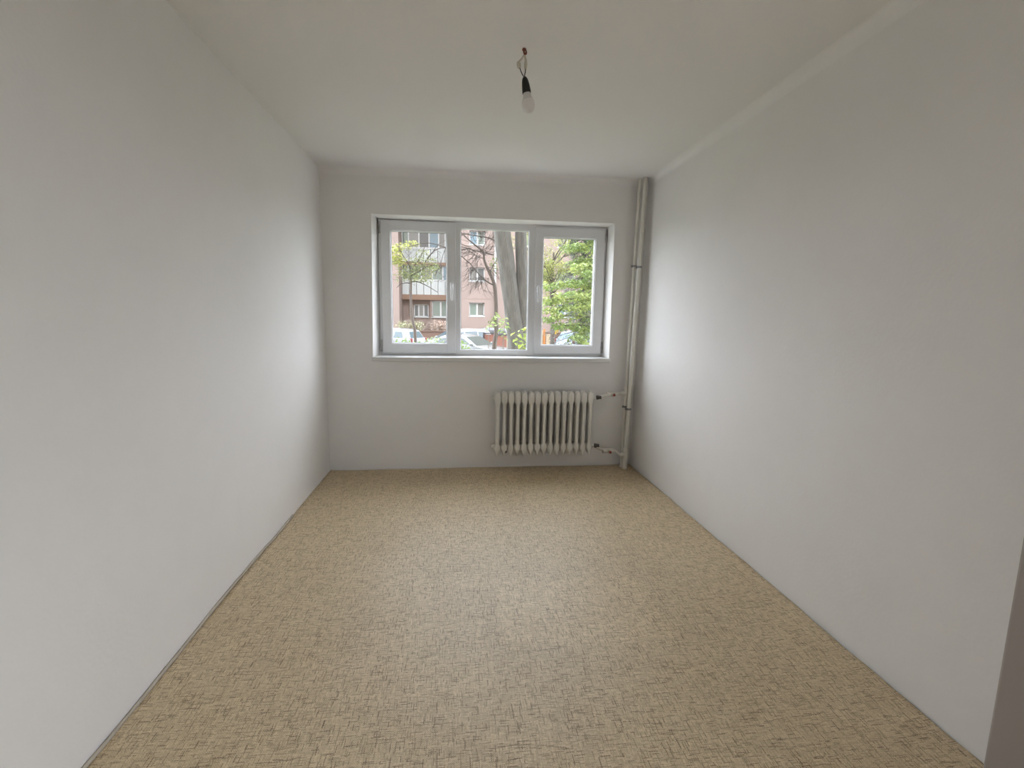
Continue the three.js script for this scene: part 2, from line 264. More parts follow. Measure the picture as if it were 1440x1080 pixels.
// ------------------------------------------------------------------ heating pipes in the corner
{
  const at = (a, b, y) => a.clone().lerp(b, (y - a.y) / (b.y - a.y));
  const clamp = (p, r, parent) => obj('clamp', [new THREE.CylinderGeometry(r + 0.004, r + 0.004, 0.018, 20).translate(p.x, p.y, p.z), tube([V(p.x, p.y, p.z), V(p.x + 0.01, p.y, 0.006)], 0.005, 8), rbox(p.x - r - 0.016, p.x - r, p.y - 0.008, p.y + 0.008, p.z - 0.006, p.z + 0.008, 0.002)], M.steel, parent);
  const valve = (x, y, z, parent) => { const v = obj('valve', [new THREE.CylinderGeometry(0.019, 0.019, 0.03, 16).rotateZ(Math.PI / 2).translate(x - 0.045, y, z), taper([V(x - 0.06, y, z), V(x - 0.02, y, z), V(x, y, z), V(x + 0.02, y, z), V(x + 0.05, y, z)], [0.014, 0.015, 0.021, 0.015, 0.013], 14, 20), new THREE.CylinderGeometry(0.013, 0.016, 0.03, 14).rotateX(Math.PI / 2).translate(x, y, z + 0.018)], M.pipe, parent); obj('valve_cap', new THREE.CylinderGeometry(0.0085, 0.01, 0.016, 12).rotateX(Math.PI / 2).translate(x, y, z + 0.04), M.red, v); obj('collar', new THREE.CylinderGeometry(0.0165, 0.0165, 0.01, 14).rotateX(Math.PI / 2).translate(x, y, z + 0.03), M.brass, v); };
  const nut = (x, y, z, parent) => obj('union_nut', [new THREE.CylinderGeometry(0.021, 0.021, 0.018, 6).rotateZ(Math.PI / 2).translate(x, y, z), new THREE.CylinderGeometry(0.015, 0.017, 0.03, 12).rotateZ(Math.PI / 2).translate(x + 0.018, y, z)], M.nut, parent);
  // thin riser with the upper branch
  const a0 = V(2.684, 0.012, 0.074), a1 = V(2.728, 2.63, 0.068), ra = 0.0135;
  const thin = thing('heating_pipe', [0, 0, 0], 'thinner cream riser pipe feeding the top of the radiator', 'pipe');
  obj('riser', tube([a0, a1], ra, 18), M.pipe, thin);
  const j = at(a0, a1, 0.712);
  obj('tee', [tube([V(j.x - 0.001, 0.655, j.z), V(j.x + 0.001, 0.775, j.z)], 0.021, 18), tube([V(j.x, 0.712, j.z), V(j.x - 0.045, 0.712, j.z + 0.004)], 0.019, 16)], M.pipe, thin);
  obj('branch', taper([V(j.x - 0.02, 0.712, j.z), V(2.62, 0.713, 0.088), V(2.58, 0.708, 0.1), V(2.52, 0.703, 0.108), V(2.46, 0.692, 0.108), V(2.42, 0.676, 0.108)], [0.0115, 0.0115, 0.0115, 0.012, 0.012, 0.012], 12, 30), M.pipe, thin);
  valve(2.558, 0.707, 0.108, thin); nut(2.414, 0.68, 0.108, thin);
  for (const y of [1.865, 0.585]) { const p = at(a0, a1, y); clamp(p, ra, thin); }
  obj('floor_collar', new THREE.CylinderGeometry(0.018, 0.021, 0.02, 18).translate(a0.x, 0.014, a0.z), M.pipe, thin);
  // thick riser with the lower branch
  const b0 = V(2.695, 0.012, 0.128), b1 = V(2.768, 2.64, 0.098), rb = 0.0185;
  const thick = thing('heating_pipe', [0, 0, 0], 'thicker cream riser pipe draining the bottom of the radiator', 'pipe');
  obj('riser', tube([b0, b1], rb, 22), M.pipe, thick);
  const q = at(b0, b1, 0.135);
  obj('tee', [tube([V(q.x - 0.001, 0.085, q.z), V(q.x + 0.001, 0.2, q.z)], 0.0265, 20), tube([V(q.x, 0.137, q.z), V(q.x - 0.05, 0.137, q.z)], 0.022, 16)], M.pipe, thick);
  obj('branch', taper([V(q.x - 0.02, 0.137, q.z), V(2.645, 0.14, 0.124), V(2.615, 0.165, 0.118), V(2.585, 0.184, 0.112), V(2.55, 0.185, 0.108), V(2.48, 0.185, 0.108), V(2.44, 0.2, 0.108), V(2.415, 0.221, 0.108)], [0.013, 0.013, 0.0125, 0.012, 0.012, 0.012, 0.012, 0.012], 12, 36), M.pipe, thick);
  valve(2.545, 0.17, 0.112, thick); nut(2.412, 0.225, 0.108, thick);
  for (const y of [1.855, 0.572]) { const p = at(b0, b1, y); clamp(p, rb, thick); }
  obj('floor_sleeve', new THREE.CylinderGeometry(0.0225, 0.0235, 0.09, 20).translate(b0.x + 0.001, 0.047, b0.z), M.pipe, thick);
}

// ------------------------------------------------------------------ bare bulb on its wires
{
  const t = thing('light_bulb', [1.44, 2.61, 1.93], 'bare white light bulb in a black socket hanging from ceiling wires', 'light');
  const o = (x, y, z = 0) => V(x - 1.44, y - 2.61, z);
  obj('ceiling_hook', [taper([o(1.4395, 2.622), o(1.4385, 2.6), o(1.441, 2.588, 0.004), o(1.447, 2.586, 0.006), o(1.449, 2.594, 0.004), o(1.447, 2.604)], [0.0045, 0.0045, 0.0045, 0.0045, 0.004, 0.0035], 8, 24), new THREE.CylinderGeometry(0.008, 0.01, 0.006, 14).translate(0, -0.002, 0)], M.rust, t);
  obj('cable', [taper([o(1.442, 2.589), o(1.436, 2.578), o(1.426, 2.564), o(1.417, 2.555), o(1.413, 2.545)], [0.003, 0.0035, 0.0035, 0.004, 0.004], 8, 16), taper([o(1.443, 2.589), o(1.445, 2.575), o(1.4485, 2.56), o(1.4475, 2.542)], [0.003, 0.004, 0.005, 0.0055], 8, 16)], M.cream, t);
  obj('wire_connector', [taper([o(1.413, 2.552), o(1.4145, 2.54), o(1.4175, 2.526)], [0.0065, 0.0085, 0.006], 10, 8), taper([o(1.4205, 2.547, 0.004), o(1.4205, 2.535, 0.004), o(1.4215, 2.527, 0.004)], [0.004, 0.0055, 0.004], 8, 8)], M.cream, t);
  obj('wire_connector', taper([o(1.4488, 2.566), o(1.4482, 2.545), o(1.4475, 2.524)], [0.005, 0.0075, 0.005], 10, 8), M.cream, t);
  obj('wire', [taper([o(1.4205, 2.529), o(1.426, 2.515), o(1.434, 2.5), o(1.443, 2.488)], [0.0021, 0.0021, 0.0021, 0.0021], 6, 12), taper([o(1.4475, 2.527), o(1.447, 2.512), o(1.4445, 2.5), o(1.444, 2.488)], [0.0021, 0.0021, 0.0021, 0.0021], 6, 12)], M.black, t);
  const g = new THREE.Group(); g.name = 'lamp_holder'; g.position.copy(o(1.4435, 2.492)); g.rotation.z = 0.17; t.add(g);
  obj('socket', lathe([[0, 0], [0.0045, -0.0005], [0.009, -0.004], [0.013, -0.012], [0.0155, -0.022], [0.0175, -0.037], [0.0195, -0.055], [0.0203, -0.069], [0.0195, -0.0715], [0.014, -0.0715], [0, -0.068]], 32), M.black, g);
  const b = obj('bulb_base', lathe([[0.0135, -0.068], [0.0165, -0.07], [0.0175, -0.08], [0.0205, -0.091], [0.0255, -0.101], [0.027, -0.103]], 32), M.bulbBase, g); void b;
  obj('bulb_globe', lathe([[0.0272, -0.1025], [0.0292, -0.11], [0.0302, -0.119], [0.0295, -0.129], [0.0268, -0.139], [0.0222, -0.1475], [0.0152, -0.1535], [0.0075, -0.1565], [0, -0.1572]], 36), M.opal, g);
}

// ------------------------------------------------------------------ outside: the yard, the block opposite, cars and plants
const nz1 = field(256, 8), nz2 = field(256, 64);
const stuccoBump = tex(256, 256, (i, j) => [255 * (0.4 * nz1(i, j) + 0.6 * nz2(i, j))]);
const stainMap = tex(256, 256, (i, j) => [225 + 30 * (0.7 * nz1(i, j) + 0.3 * nz2(i, j))]); stainMap.repeat.set(0.3, 0.3);
const ridge = (i, j) => { const a = i / 256 * Math.PI * 2; return 0.5 + 0.5 * Math.sin(a * 19 + 3.2 * (nz1(i, j * 0.25) - 0.5) + 1.5 * Math.sin(a * 3)) * (0.55 + 0.45 * Math.sin(a * 31 + 4 * (nz1(i + 90, j * 0.5) - 0.5))); };
const barkMap = tex(256, 256, (i, j) => { const v = ridge(i, j), w = nz2(i, j * 0.25), s = 128 + 52 * v * (0.5 + 0.5 * w) + 30 * (nz1(i, j) - 0.5) + 14 * (nz2(i, j) - 0.5); return [s, s * 0.99, s * 0.965]; }, true);
const barkBump = tex(256, 256, (i, j) => [255 * ridge(i, j) * (0.6 + 0.4 * nz2(i, j * 0.25))]);
const O = {
  pink: std([0.275, 0.21, 0.18], 0.95, { map: stainMap, bumpMap: stuccoBump, bumpScale: 0.004 }),
  pinkDeep: std([0.27, 0.2, 0.17], 0.95, { map: stainMap }),
  beige: std([0.26, 0.21, 0.165], 0.95, { map: stainMap }),
  tan: std([0.25, 0.16, 0.11], 0.9),
  parapet: std([0.5, 0.52, 0.505], 0.8),
  frame: std([0.55, 0.55, 0.54], 0.6),
  paneGreen: phys([0.16, 0.2, 0.165], 0.15, { clearcoat: 1 }),
  paneDark: phys([0.06, 0.065, 0.065], 0.1, { clearcoat: 1 }),
  paneBlue: phys([0.13, 0.2, 0.24], 0.1, { clearcoat: 1 }),
  paneGrey: phys([0.17, 0.165, 0.15], 0.15, { clearcoat: 1 }),
  shutter: std([0.3, 0.24, 0.2], 0.8),
  lowWall: std([0.16, 0.1, 0.075], 0.95, { map: stainMap }),
  soil: std([0.12, 0.1, 0.07], 1), asphalt: std([0.1, 0.1, 0.1], 0.95), lawn: std([0.11, 0.125, 0.065], 1),
  bark: std([0.46, 0.45, 0.435], 0.95, { map: barkMap, bumpMap: barkBump, bumpScale: 0.012 }),
  twig: std([0.085, 0.07, 0.065], 0.95), stem: std([0.13, 0.105, 0.095], 0.95), paleStem: std([0.2, 0.18, 0.16], 0.95),
  shell: std([0.5, 0.45, 0.4], 0.95),
  orange: std([0.5, 0.2, 0.05], 0.7), yellow: std([0.6, 0.36, 0.02], 0.6), creamBoard: std([0.5, 0.4, 0.28], 0.8),
  rustRed: std([0.34, 0.15, 0.11], 0.9), darkRail: std([0.06, 0.05, 0.05], 0.8), palePost: std([0.48, 0.42, 0.33], 0.8),
};
const leafMat = (rough = 0.75) => phys([1, 1, 1], rough, { vertexColors: true, side: THREE.DoubleSide, transmission: 0.35, thickness: 0 });
const leafM = leafMat();
// many folded leaves in one mesh; spots = [{p, s, c}] or generated
function leaves(spots) {
  const P = [], C = [];
  for (const { p, s, c, w = 0.55, droop = 0.3 } of spots) {
    const a = rr(0, 6.283), d = V(Math.cos(a), rr(-0.6, 0.35) - droop * 0.4, Math.sin(a)).normalize(), sd = V(-d.z, rr(-0.5, 0.5), d.x).normalize(), n = V().crossVectors(sd, d).normalize();
    const b = p, m = b.clone().addScaledVector(d, s * 0.5), t = b.clone().addScaledVector(d, s).add(V(0, -s * 0.18, 0));
    const l = m.clone().addScaledVector(sd, s * w * 0.5).addScaledVector(n, s * 0.12), r = m.clone().addScaledVector(sd, -s * w * 0.5).addScaledVector(n, s * 0.12);
    for (const q of [b, l, t, b, t, r]) { P.push(q.x, q.y, q.z); C.push(...c); }
  }
  const g = new THREE.BufferGeometry(); g.setAttribute('position', new THREE.Float32BufferAttribute(P, 3)); g.setAttribute('color', new THREE.Float32BufferAttribute(C, 3)); g.computeVertexNormals(); g.setAttribute('uv', new THREE.Float32BufferAttribute(new Float32Array(P.length / 3 * 2), 2)); return g;
}
const tint = (c, v = 0.25) => { const k = 1 + rr(-v, v), h = rr(-0.08, 0.08); return [c[0] * k * (1 + h), c[1] * k, c[2] * k * (1 - h)]; };
function blob(spots, n, c, rad, s, col, v = 0.25, w) { for (let k = 0; k < n; k++) { const u = V(rr(-1, 1), rr(-1, 1), rr(-1, 1)); if (u.lengthSq() > 1) { k--; continue; } u.multiply(rad).add(c); spots.push({ p: u, s: s * rr(0.7, 1.3), c: tint(col, v), w }); } }
function branch(out, p, d, len, r, depth, opt = {}) {
  const n = 5, pts = [p.clone()], q = p.clone(), dir = d.clone().normalize(), w = opt.wiggle ?? 0.25;
  for (let i = 0; i < n; i++) { dir.add(V(rr(-w, w), rr(-w, w) + (opt.up ?? 0), rr(-w, w))).normalize(); q.addScaledVector(dir, len / n); pts.push(q.clone()); }
  out.push(taper(pts, pts.map((_, i) => r * (1 - 0.75 * i / n)), depth > 1 ? 6 : 4));
  if (opt.tips) opt.tips.push(pts[n].clone(), pts[3].clone());
  if (depth > 0) for (let k = 0; k < (opt.kids ?? 4); k++) { const i = 1 + Math.floor(rnd() * n); branch(out, pts[i], dir.clone().add(V(rr(-1, 1), rr(-0.8, 0.8), rr(-1, 1)).multiplyScalar(0.9)), len * rr(0.35, 0.65), r * 0.5, depth - 1, opt); }
}

// ground and this building's unseen outer walls, made tall to shade the yard
struct('ground', box(-70, 75, -1.2, -0.9, -70, 70), O.asphalt);
struct('lawn', box(-20, 25, -0.95, -0.86, -15, -0.6), O.lawn);
struct('planting_bed', hexa((i, j, k) => V(i ? 16 : -14, j ? (k ? 0.12 : 0.05) : -1, k ? -31.2 : -38)), O.soil);
struct('wall_exterior_shading', [box(-40, 3.12, 2.9, 27, -0.4, ZF + 0.2), box(3.12, 42, 2.9, 27, -0.4, 4.3), box(-40, -0.22, -1.1, 2.9, -0.4, ZF + 0.2), box(3.12, 42, -1.1, 2.9, -0.4, 4.3), box(-0.22, 3.12, -1.1, -0.27, -0.4, ZF + 0.2)], O.shell);

// block of flats opposite
{
  const b = thing('apartment_building', [0, -0.9, -34], 'pinkish block of flats with white balconies across the yard', 'building');
  const y0 = 0.9, zz = 34; // local = world - position
  const hx = (x0, x1, ya, yb, z0, z1) => box(x0, x1, ya + y0, yb + y0, z0 + zz, z1 + zz);
  function facade(name, x0, x1, ya, yb, z, holes, mat, depth = 0.35) {
    const s = new THREE.Shape([[x0, ya], [x1, ya], [x1, yb], [x0, yb]].map(([x, y]) => new THREE.Vector2(x, y + y0)));
    for (const [a, c, d, e] of holes) s.holes.push(new THREE.Path([[a, d], [a, e], [c, e], [c, d]].map(([x, y]) => new THREE.Vector2(x, y + y0))));
    return obj(name, new THREE.ExtrudeGeometry(s, { depth, bevelEnabled: false }).translate(0, 0, z + zz - depth), mat, b);
  }
  function win(x0, x1, ya, yb, z, splits, panes, sill = true, t = 0.07) {
    const g = [hx(x0, x0 + t, ya, yb, z - 0.06, z), hx(x1 - t, x1, ya, yb, z - 0.06, z), hx(x0, x1, yb - t, yb, z - 0.06, z), hx(x0, x1, ya, ya + t, z - 0.06, z)];
    const xs = [x0, ...splits.map((s) => x0 + (x1 - x0) * s), x1];
    for (const x of xs.slice(1, -1)) g.push(hx(x - t * 0.8, x + t * 0.8, ya, yb, z - 0.065, z + 0.005));
    const w = obj('window', g, O.frame, b);
    for (let i = 0; i < xs.length - 1; i++) obj('pane', hx(xs[i] + 0.03, xs[i + 1] - 0.03, ya + 0.03, yb - 0.03, z - 0.045, z - 0.03), panes[i % panes.length], w);
    if (sill) obj('sill', hx(x0 - 0.05, x1 + 0.05, ya - 0.07, ya, z - 0.05, z + 0.22), O.parapet, w);
  }
  // flat wall on the right, standing forward
  const Z1 = -33, H = 11.4, holes = [], cols = [[2.06, 3.24], [6.3, 7.6], [8.9, 10.4], [12.1, 13.3]];
  for (const [a, c] of cols) for (const y of [1.5, 4.17, 6.9, 9.6]) holes.push([a, c, y, y + 1.02]);
  facade('wall', 0.72, 15, -0.9, H, Z1, holes, O.pink);
  obj('wall', hx(0.72, 1.02, -0.9, H, -38, -33.35), O.pink, b);
  obj('wall', hx(14.7, 15, -0.9, H, -45, -33.35), O.pink, b);
  holes.forEach(([a, c, d, e], i) => win(a, c, d, e, Z1 - 0.2, [0.52], [[O.paneGreen, O.paneGrey], [O.paneGrey, O.paneDark], [O.paneBlue, O.paneGreen]][i % 3], true));
  for (const y of [2.83, 5.53, 8.25]) obj('floor_joint', hx(0.72, 15, y - 0.025, y + 0.025, Z1 - 0.02, Z1 + 0.012), O.pinkDeep, b);
  obj('drainpipe', tube([V(4.05, 0, zz + Z1 + 0.1), V(4.05, H + y0, zz + Z1 + 0.1)], 0.07, 8), O.parapet, b);
  // projecting wall on the left
  obj('wall', hx(-12, -3.42, -0.9, H, -39, -34.4), O.pink, b);
  // loggias between the two
  const ZL = -36.5, xa = -3.42, xb = 0.72;
  obj('wall', hx(xa, xb, 2.9, H, -38.3, -38), O.pinkDeep, b);
  for (const [ya, yb] of [[2.77, 3.2], [5.6, 5.84], [8.3, 8.54]]) obj('slab', hx(xa, xb, ya, yb, -38, ZL + 0.12), O.tan, b);
  for (const [ya, yb] of [[3.2, 4.33], [5.84, 6.93], [8.54, 9.6]]) {
    const n = 7, w = (xb - xa) / n;
    for (let i = 0; i < n; i++) obj('parapet_panel', hx(xa + i * w + 0.02, xa + (i + 1) * w - 0.02, ya, yb, ZL - 0.04, ZL), O.parapet, b);
    obj('rail', hx(xa, xb, yb, yb + 0.06, ZL - 0.06, ZL + 0.02), O.frame, b);
  }
  win(xa + 0.02, xb, 4.4, 5.6, ZL - 0.05, [0.12, 0.38, 0.6, 0.81], [O.paneDark, O.paneGreen, O.paneGrey, O.paneGreen, O.paneBlue], false, 0.06);
  win(xa + 0.02, xb, 7.0, 8.3, ZL - 0.05, [0.135, 0.34, 0.54, 0.73, 0.86], [O.paneGreen, O.paneGrey, O.paneDark, O.paneBlue, O.paneGrey], false, 0.06);
  win(xa + 0.02, xb, 9.66, 11.2, ZL - 0.05, [0.2, 0.4, 0.6, 0.8], [O.paneDark, O.paneGrey], false, 0.06);
  // ground floor under the loggias
  facade('wall', xa, -1.12, -0.9, 2.77, -36.85, [[-2.92, -1.28, 1.36, 2.42]], O.pinkDeep);
  win(-2.52, -1.28, 1.36, 2.42, -36.98, [0.33, 0.67], [O.paneDark, O.paneGrey], true, 0.08);
  obj('shutter', hx(-2.9, -2.54, 1.36, 2.42, -37.02, -36.95), O.shutter, b);
  facade('wall', -1.12, xb, -0.9, 2.77, ZL, [[-0.98, 0.6, 1.36, 2.72]], O.pink);
  win(-0.98, 0.6, 1.36, 2.72, ZL - 0.12, [0.46], [O.paneGreen, O.paneGreen], true, 0.085);
  obj('wall', hx(-1.12, -0.98, -0.9, 2.77, -37.2, -36.86), O.pink, b);
  obj('roof', hx(-12.2, 15.2, H, H + 0.3, -45, -32.8), O.beige, b);
  obj('wall', hx(-12, 15, -0.9, H, -45, -44.7), O.pink, b);
}
tag(obj('low_wall', [box(-14, 16, -0.95, 0.3, -31.2, -30.95), box(-14, 16, 0.3, 0.36, -31.25, -30.9)], O.lowWall), 'brown low wall running in front of the block of flats', 'wall');

// ------------------------------------------------------------------ cars (front towards +x of the car)
function car(name, pos, turn, label, kind, rgb, glassRgb = [0.07, 0.085, 0.085]) {
  const t = thing(name, pos, label, 'car'); t.rotation.y = turn;
  const paint = phys(rgb, 0.35, { clearcoat: 1, clearcoatRoughness: 0.08 }), glass = phys(glassRgb, 0.1), trim = std([0.03, 0.03, 0.032], 0.6);
  const W = 0.86, hatch = kind === 'hatch';
  const low = hatch ? [[-2, 0.3], [-2.08, 0.5], [-2.06, 0.75], [-2.0, 0.98], [0.95, 0.98], [1.75, 0.8], [2.0, 0.66], [2.06, 0.45], [2.02, 0.28]] : [[-2.2, 0.3], [-2.27, 0.55], [-2.22, 0.88], [-1.5, 0.98], [0.95, 0.95], [1.9, 0.78], [2.18, 0.64], [2.22, 0.42], [2.18, 0.26]];
  const cab = hatch ? [[-1.98, 0.93], [-1.72, 1.4], [-1.4, 1.48], [-0.5, 1.52], [0.1, 1.46], [0.42, 1.36], [1.15, 0.92]] : [[-1.72, 0.93], [-1.1, 1.32], [-0.7, 1.42], [-0.1, 1.44], [0.3, 1.36], [1.15, 0.9]];
  const shape = (pts) => { const s = new THREE.Shape(); const v = pts.map(([x, y]) => new THREE.Vector2(x, y)); s.moveTo(v[0].x, v[0].y); s.lineTo(v[1].x, v[1].y); s.splineThru(v.slice(2, -1)); s.lineTo(v[v.length - 1].x, v[v.length - 1].y); s.closePath(); return s; };
  const ls = new THREE.Shape(low.map(([x, y]) => new THREE.Vector2(x, y)));
  const body = toCreasedNormals(new THREE.ExtrudeGeometry(ls, { depth: 2 * W - 0.16, bevelThickness: 0.08, bevelSize: 0.06, bevelSegments: 3 }).translate(0, 0, -W + 0.08), 0.7);
  const half = (y) => (W - 0.03) * (1 - 0.3 * Math.max(0, y - 0.93) / 0.6);
  const squeeze = (g) => { const p = g.attributes.position; for (let i = 0; i < p.count; i++) p.setZ(i, p.getZ(i) * half(p.getY(i)) / W); g.computeVertexNormals(); return g; };
  const cabin = toCreasedNormals(squeeze(new THREE.ExtrudeGeometry(shape(cab), { depth: 2 * W - 0.12, bevelThickness: 0.06, bevelSize: 0.03, bevelSegments: 2, curveSegments: 20 }).translate(0, 0, -W + 0.06)), 0.6);
  obj('body', [body, cabin], paint, t);
  const sideWins = hatch ? [[[-1.55, 1.0], [-1.42, 1.36], [-0.98, 1.39], [-0.98, 1.0]], [[-0.92, 1.0], [-0.92, 1.4], [-0.12, 1.38], [-0.12, 1.0]], [[-0.05, 1.0], [-0.05, 1.37], [0.28, 1.32], [0.82, 1.0]]] : [[[-1.42, 0.99], [-1.02, 1.27], [-0.36, 1.34], [-0.36, 0.99]], [[-0.29, 0.99], [-0.29, 1.34], [0.12, 1.32], [0.3, 1.26], [0.82, 0.97]]];
  for (const s of [1, -1]) for (const w of sideWins) {
    const g = new THREE.ExtrudeGeometry(new THREE.Shape(w.map(([x, y]) => new THREE.Vector2(x, y))), { depth: 0.03, bevelEnabled: false }).translate(0, 0, W + 0.008 - 0.03);
    const p = g.attributes.position; for (let i = 0; i < p.count; i++) p.setZ(i, s * (p.getZ(i) * half(p.getY(i)) / W));
    if (s < 0) { const ix = []; for (let i = 0; i < p.count; i += 3) ix.push(i, i + 2, i + 1); g.setIndex(ix); }
    const gg = g.index ? g.toNonIndexed() : g; gg.computeVertexNormals(); obj('side_window', gg, glass, t);
  }
  const slope = (a, c, y0, y1, inset) => { const d = V(c[0] - a[0], c[1] - a[1], 0).normalize(), n = c[0] < a[0] ? V(d.y, -d.x, 0) : V(-d.y, d.x, 0); return hexa((i, j, k) => { const f = j ? y1 : y0, x = a[0] + (c[0] - a[0]) * f, y = a[1] + (c[1] - a[1]) * f, h = half(y) - inset; return V(x, y, (i ? 1 : -1) * h).addScaledVector(n, k ? 0.042 : 0.0); }); };
  const Cw = cab[cab.length - 1], Cx = cab[cab.length - 2];
  obj('windscreen', slope(Cw, Cx, 0.12, 0.95, 0.09), glass, t);
  obj('rear_window', slope(cab[0], cab[1], 0.18, 0.9, 0.12), glass, t);
  for (const s of [1, -1]) for (const x of hatch ? [-1.32, 1.3] : [-1.38, 1.38]) {
    const tyre = obj('wheel', [new THREE.CylinderGeometry(0.3, 0.3, 0.2, 24).rotateX(Math.PI / 2).translate(x, 0.3, s * (W - 0.08)), new THREE.TorusGeometry(0.27, 0.05, 8, 24).translate(x, 0.3, s * (W + 0.01))], trim, t);
    obj('hub_cap', new THREE.CylinderGeometry(0.19, 0.2, 0.03, 20).rotateX(Math.PI / 2).translate(x, 0.3, s * (W + 0.035)), M.hinge, tyre);
    obj('mirror', rbox(0.78, 0.92, 0.98, 1.1, s > 0 ? W - 0.02 : -W - 0.16, s > 0 ? W + 0.16 : -W + 0.02, 0.04), paint, t).visible = x > 0;
    if (x > 0) {
      obj('headlamp', rbox(low[6][0] - 0.22, low[6][0] + 0.03, 0.6, 0.72, s > 0 ? 0.5 : -0.84, s > 0 ? 0.84 : -0.5, 0.05), phys([0.6, 0.62, 0.62], 0.1, { clearcoat: 1 }), t);
      obj('tail_lamp', rbox(low[1][0] - 0.03, low[1][0] + 0.16, hatch ? 0.8 : 0.7, hatch ? 1.04 : 0.84, s > 0 ? 0.72 : -0.85, s > 0 ? 0.85 : -0.72, 0.03), std([0.2, 0.02, 0.02], 0.3), t);
    }
  }
  t.children.filter((c) => !c.visible).forEach((c) => t.remove(c));
  obj('bumper', [rbox(low[6][0] + 0.0, low[6][0] + 0.13, 0.3, 0.5, -0.8, 0.8, 0.05), rbox(low[1][0] - 0.1, low[1][0] + 0.02, 0.34, 0.54, -0.8, 0.8, 0.05)], paint, t);
  obj('number_plate', rbox(low[1][0] - 0.115, low[1][0] - 0.09, 0.56, 0.67, -0.25, 0.25, 0.004), O.frame, t);
  return t;
}
car('car', [-2.8, -0.8, -22.6], Math.PI - 0.42, 'white hatchback showing its rear window, leftmost of the parked cars', 'hatch', [0.27, 0.28, 0.285], [0.06, 0.09, 0.1]);
car('car', [1.15, -0.8, -23.1], Math.PI + 0.5, 'white car pointing its bonnet left behind the silver sedan', 'hatch', [0.27, 0.28, 0.285], [0.05, 0.07, 0.08]);
car('car', [1.62, -0.9, -18.9], -0.62, 'pale silver sedan parked nearest, its windscreen to the right', 'sedan', [0.135, 0.148, 0.145], [0.05, 0.065, 0.06]);
car('car', [2.7, -0.8, -26.5], Math.PI + 0.15, 'dark grey car almost hidden behind the sedan roof', 'hatch', [0.06, 0.06, 0.06], [0.05, 0.05, 0.05]);
car('car', [9.0, -0.8, -23.2], 0.5, 'pale bluish car half hidden by the evergreen on the right', 'hatch', [0.22, 0.26, 0.3], [0.12, 0.18, 0.22]);

// ------------------------------------------------------------------ small yard things
{
  const f = thing('fence_panel', [2.9, -0.9, -20.4], 'brick-red low fence panels with dark rail by the thin tree', 'fence');
  const panel = (x0, x1, yt, z) => obj('panel', box(x0, x1, 0, yt, z - 0.05, z), O.rustRed, f);
  panel(-0.35, 0.2, 1.42, 0); panel(0.28, 0.78, 1.36, 0.15);
  obj('rail', [box(-0.42, 0.24, 1.44, 1.51, -0.06, 0.03), box(0.24, 0.85, 1.38, 1.44, 0.08, 0.18)], O.darkRail, f);
  for (const x of [-0.4, 0.24, 0.84]) obj('post', box(x - 0.045, x + 0.045, 0, 1.5, 0.02, 0.11), x > 0.5 ? O.palePost : O.darkRail, f);
  const s = thing('gate_post', [5.62, -0.9, -20], 'thin orange post beside a cream board at the yard edge', 'post');
  obj('post', rbox(-0.05, 0.05, 0, 1.74, -0.05, 0.05, 0.01), O.orange, s); obj('board', rbox(-0.42, -0.08, 0.2, 1.66, -0.03, 0.03, 0.01), O.creamBoard, s); obj('board', rbox(0.1, 0.34, 0.2, 1.5, -0.03, 0.03, 0.01), O.creamBoard, s);
  const y = thing('sign', [6.18, -0.9, -20], 'small yellow rounded plate on an orange post among leaves', 'sign');
  obj('post', tube([V(-0.08, 0, 0), V(-0.06, 1.5, 0)], 0.045, 10), O.orange, y);
  obj('plate', new THREE.CylinderGeometry(0.2, 0.2, 0.05, 20).rotateX(Math.PI / 2).scale(0.85, 1.15, 1).translate(0, 1.72, 0.05), O.yellow, y);
}

// ------------------------------------------------------------------ trees and shrubs
{ // old tree with two stems right in front of the window
  const t = thing('tree', [2.35, -0.88, -5], 'old grey-barked tree with two thick upright stems close to the window', 'tree');
  const L = (x, y, z = 0) => V(x - 2.35, y + 0.88, z);
  obj('trunk', taper([L(2.36, -0.95), L(2.33, -0.4), L(2.31, 0.3), L(2.29, 0.93), L(2.22, 1.45), L(2.15, 1.9), L(2.07, 2.45), L(1.98, 3.05), L(1.85, 4.2, 0.1), L(1.7, 6, 0.2)], [0.3, 0.22, 0.19, 0.17, 0.16, 0.156, 0.16, 0.163, 0.15, 0.12], 40, 46, 0.05), O.bark, t);
  obj('trunk', taper([L(2.42, -0.95, -0.05), L(2.45, -0.3, -0.05), L(2.46, 0.4, -0.05), L(2.44, 0.95, -0.05), L(2.41, 1.9, -0.05), L(2.37, 2.5, -0.05), L(2.35, 3.05, -0.05), L(2.36, 4.4, -0.1), L(2.45, 6, -0.2)], [0.26, 0.2, 0.17, 0.15, 0.118, 0.112, 0.108, 0.1, 0.08], 36, 46, 0.05), O.bark, t);
  const br = []; for (const [x, y, d] of [[1.85, 4.2, V(-1, 0.5, 0.2)], [1.75, 5.4, V(-0.5, 1, 0.4)], [2.37, 4.6, V(1, 0.7, 0)], [2.42, 5.6, V(0.4, 1, -0.4)]]) branch(br, L(x, y), d, 2, 0.05, 2, { kids: 3, up: 0.05 });
  obj('branch', br, O.twig, t);
}
